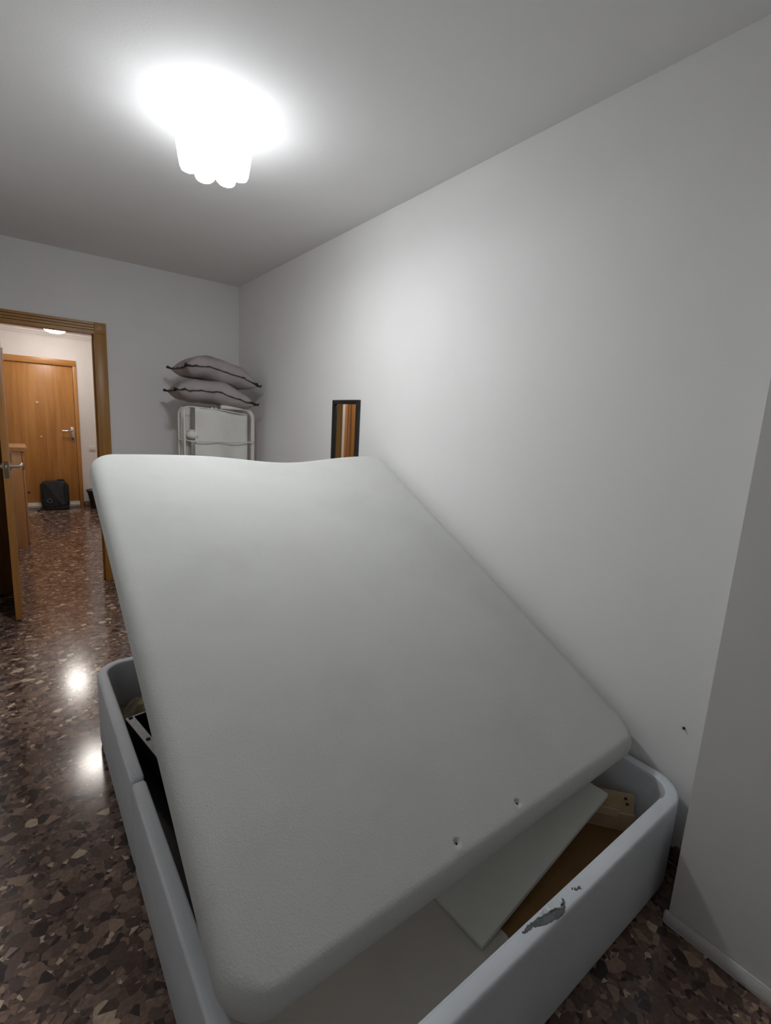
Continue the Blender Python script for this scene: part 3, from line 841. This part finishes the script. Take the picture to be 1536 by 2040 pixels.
# ------------------------------------------------------------------ hall things
# cabinet
cb = tag(empty('shoe_cabinet', (-.12, 6.30, 0)), 'low orange wooden cabinet in the hall beside the open door', 'cabinet')
cy0, cy1 = 6.04, 6.60
box('body', HXL+.004, .044, cy0, cy1, .0, .985, MAT['cab'], cb, bev=.002)
dr = box('door', .046, .064, cy0+.003, cy1-.003, .05, .80, MAT['cab'], cb, bev=.003)
dw = box('drawer', .046, .064, cy0+.003, cy1-.003, .81, .975, MAT['cab'], cb, bev=.003)
for par, z in ((dr, .56), (dw, .895)):
    if z > .8: continue
    k = lathe('knob', [(.006, 0), (.006, .012), (.013, .016), (.014, .024), (.008, .03)], (.064, cy0+.08, z), MAT['knob'], None, 14, 'x')
    k.parent = par; k.data.transform(Matrix.Translation(-Vector(cb.location)))
topp = [(HXL+.004, .985), (.066, .985), (.072, .992), (.074, 1.0), (.086, 1.003), (.090, 1.010), (.090, 1.020), (.084, 1.026), (HXL+.004, 1.026)]
prism('top', topp, cy0-.012, cy1+.02, MAT['cab'], cb, 'xz')
box('plinth', HXL+.004, .036, cy0+.004, cy1-.004, 0.0, .05, MAT['cab'], cb)

# backpack leaning on the entrance door
bk = tag(empty('backpack', (.405, 8.20, 0)), 'charcoal backpack with a ring emblem leaning on the entrance door', 'backpack')
def soft_box(x0, x1, y0, y1, z0, z1, rad, lean=0, mat=None, name='body', bulge=.0, parent=bk):
    bm = bmesh.new(); add_box(bm, x0, x1, y0, y1, z0, z1)
    bmesh.ops.subdivide_edges(bm, edges=bm.edges[:], cuts=9, use_grid_fill=True)
    cx, cy, cz = (x0+x1)/2, (y0+y1)/2, (z0+z1)/2; hx_, hy_, hz_ = (x1-x0)/2, (y1-y0)/2, (z1-z0)/2
    for v in bm.verts:
        p = Vector((v.co.x-cx, v.co.y-cy, v.co.z-cz)); r_ = min(rad, hx_, hy_, hz_)
        inner = Vector((max(-hx_+r_, min(hx_-r_, p.x)), max(-hy_+r_, min(hy_-r_, p.y)), max(-hz_+r_, min(hz_-r_, p.z))))
        d = p-inner
        if d.length > 1e-6: p = inner + d.normalized()*min(d.length, r_)
        f_ = max(0, 1-(p.x/hx_)**2)*max(0, 1-(p.z/hz_)**2)
        p.y -= bulge*f_ if p.y < 0 else 0
        q = p+Vector((cx, cy, cz)); q.y += lean*q.z
        v.co = q
    return shift(mesh_obj(name, bm, mat, None, smooth=True, angle=60), parent)
LN = .16
soft_box(.262, .552, 8.135, 8.255, .005, .405, .045, LN, MAT['backpack'], 'body', .02)
soft_box(.243, .285, 8.165, 8.25, .05, .37, .02, LN, MAT['backpack2'], 'side_pocket')
soft_box(.530, .575, 8.165, 8.25, .05, .36, .02, LN, MAT['backpack2'], 'side_pocket')
soft_box(.270, .565, 8.128, 8.25, .0, .055, .02, LN, MAT['backpack2'], 'bottom_panel')
# slanted front facet panels
def facet(name, pts, y, th, mat):
    bm = bmesh.new()
    A = [bm.verts.new((x, y+LN*z, z)) for x, z in pts]; B = [bm.verts.new((x, y+th+LN*z, z)) for x, z in pts]
    for k in range(len(A)): bm.faces.new((A[k], A[(k+1) % len(A)], B[(k+1) % len(A)], B[k]))
    bm.faces.new(A[::-1]); bm.faces.new(B); bmesh.ops.recalc_face_normals(bm, faces=bm.faces)
    return shift(mesh_obj(name, bm, mat), bk)
facet('front_panel', [(.285, .378), (.385, .230), (.470, .075), (.515, .085), (.505, .28), (.525, .375), (.45, .395), (.31, .395)], 8.112, .03, MAT['backpack'])
facet('front_panel', [(.275, .06), (.275, .355), (.378, .225), (.462, .072), (.38, .055)], 8.116, .03, MAT['backpack2'])
facet('front_panel', [(.520, .085), (.545, .10), (.545, .34), (.532, .37), (.512, .28)], 8.116, .03, MAT['backpack2'])
facet('zip_tab', [(.46, .345), (.50, .342), (.50, .349), (.46, .352)], 8.108, .006, MAT['logo'])
soft_box(.445, .525, 8.165, 8.215, .395, .425, .012, LN, MAT['backpack2'], 'carry_handle')
bm = bmesh.new()
ez = .135
pts = [(.335+.027*math.cos(a), 8.112+LN*(ez+.027*math.sin(a)), ez+.027*math.sin(a)) for a in [2*math.pi*k/28 for k in range(28)]]
add_tube(bm, pts, .0075, 8, True)
shift(mesh_obj('ring_emblem', bm, MAT['logo'], None, smooth=True), bk)
tube('shoulder_strap', [(.27, 8.20, .08), (.245, 8.16, .035), (.215, 8.13, .012), (.19, 8.115, .010)], .011, MAT['backpack2'], bk, 8)

# waste bin
wb = tag(empty('waste_bin', (.925, 8.16, 0)), 'black waste bin with a flared rim against the hall end wall', 'waste bin')
lathe('body', [(.098, .0), (.102, .006), (.108, .10), (.122, .20), (.138, .255), (.132, .255), (.118, .20), (.104, .10), (.097, .02), (.04, .018)], (.925, 8.16, 0), MAT['bin'], wb, 36)
lathe('rim', [(.133, .250), (.144, .252), (.148, .262), (.142, .272), (.134, .268)], (.925, 8.16, 0), MAT['bin'], wb, 36)

# light switch
sw = tag(empty('light_switch', (.902, HY1, .862)), 'white double light switch on the hall end wall', 'light switch')
box('plate', .862, .944, HY1-.010, HY1, .822, .904, MAT['white_plastic'], sw, bev=.003)
box('rocker', .870, .902, HY1-.016, HY1-.008, .836, .892, MAT['white_plastic'], sw, bev=.002)
box('rocker', .904, .936, HY1-.016, HY1-.008, .836, .892, MAT['white_plastic'], sw, bev=.002)
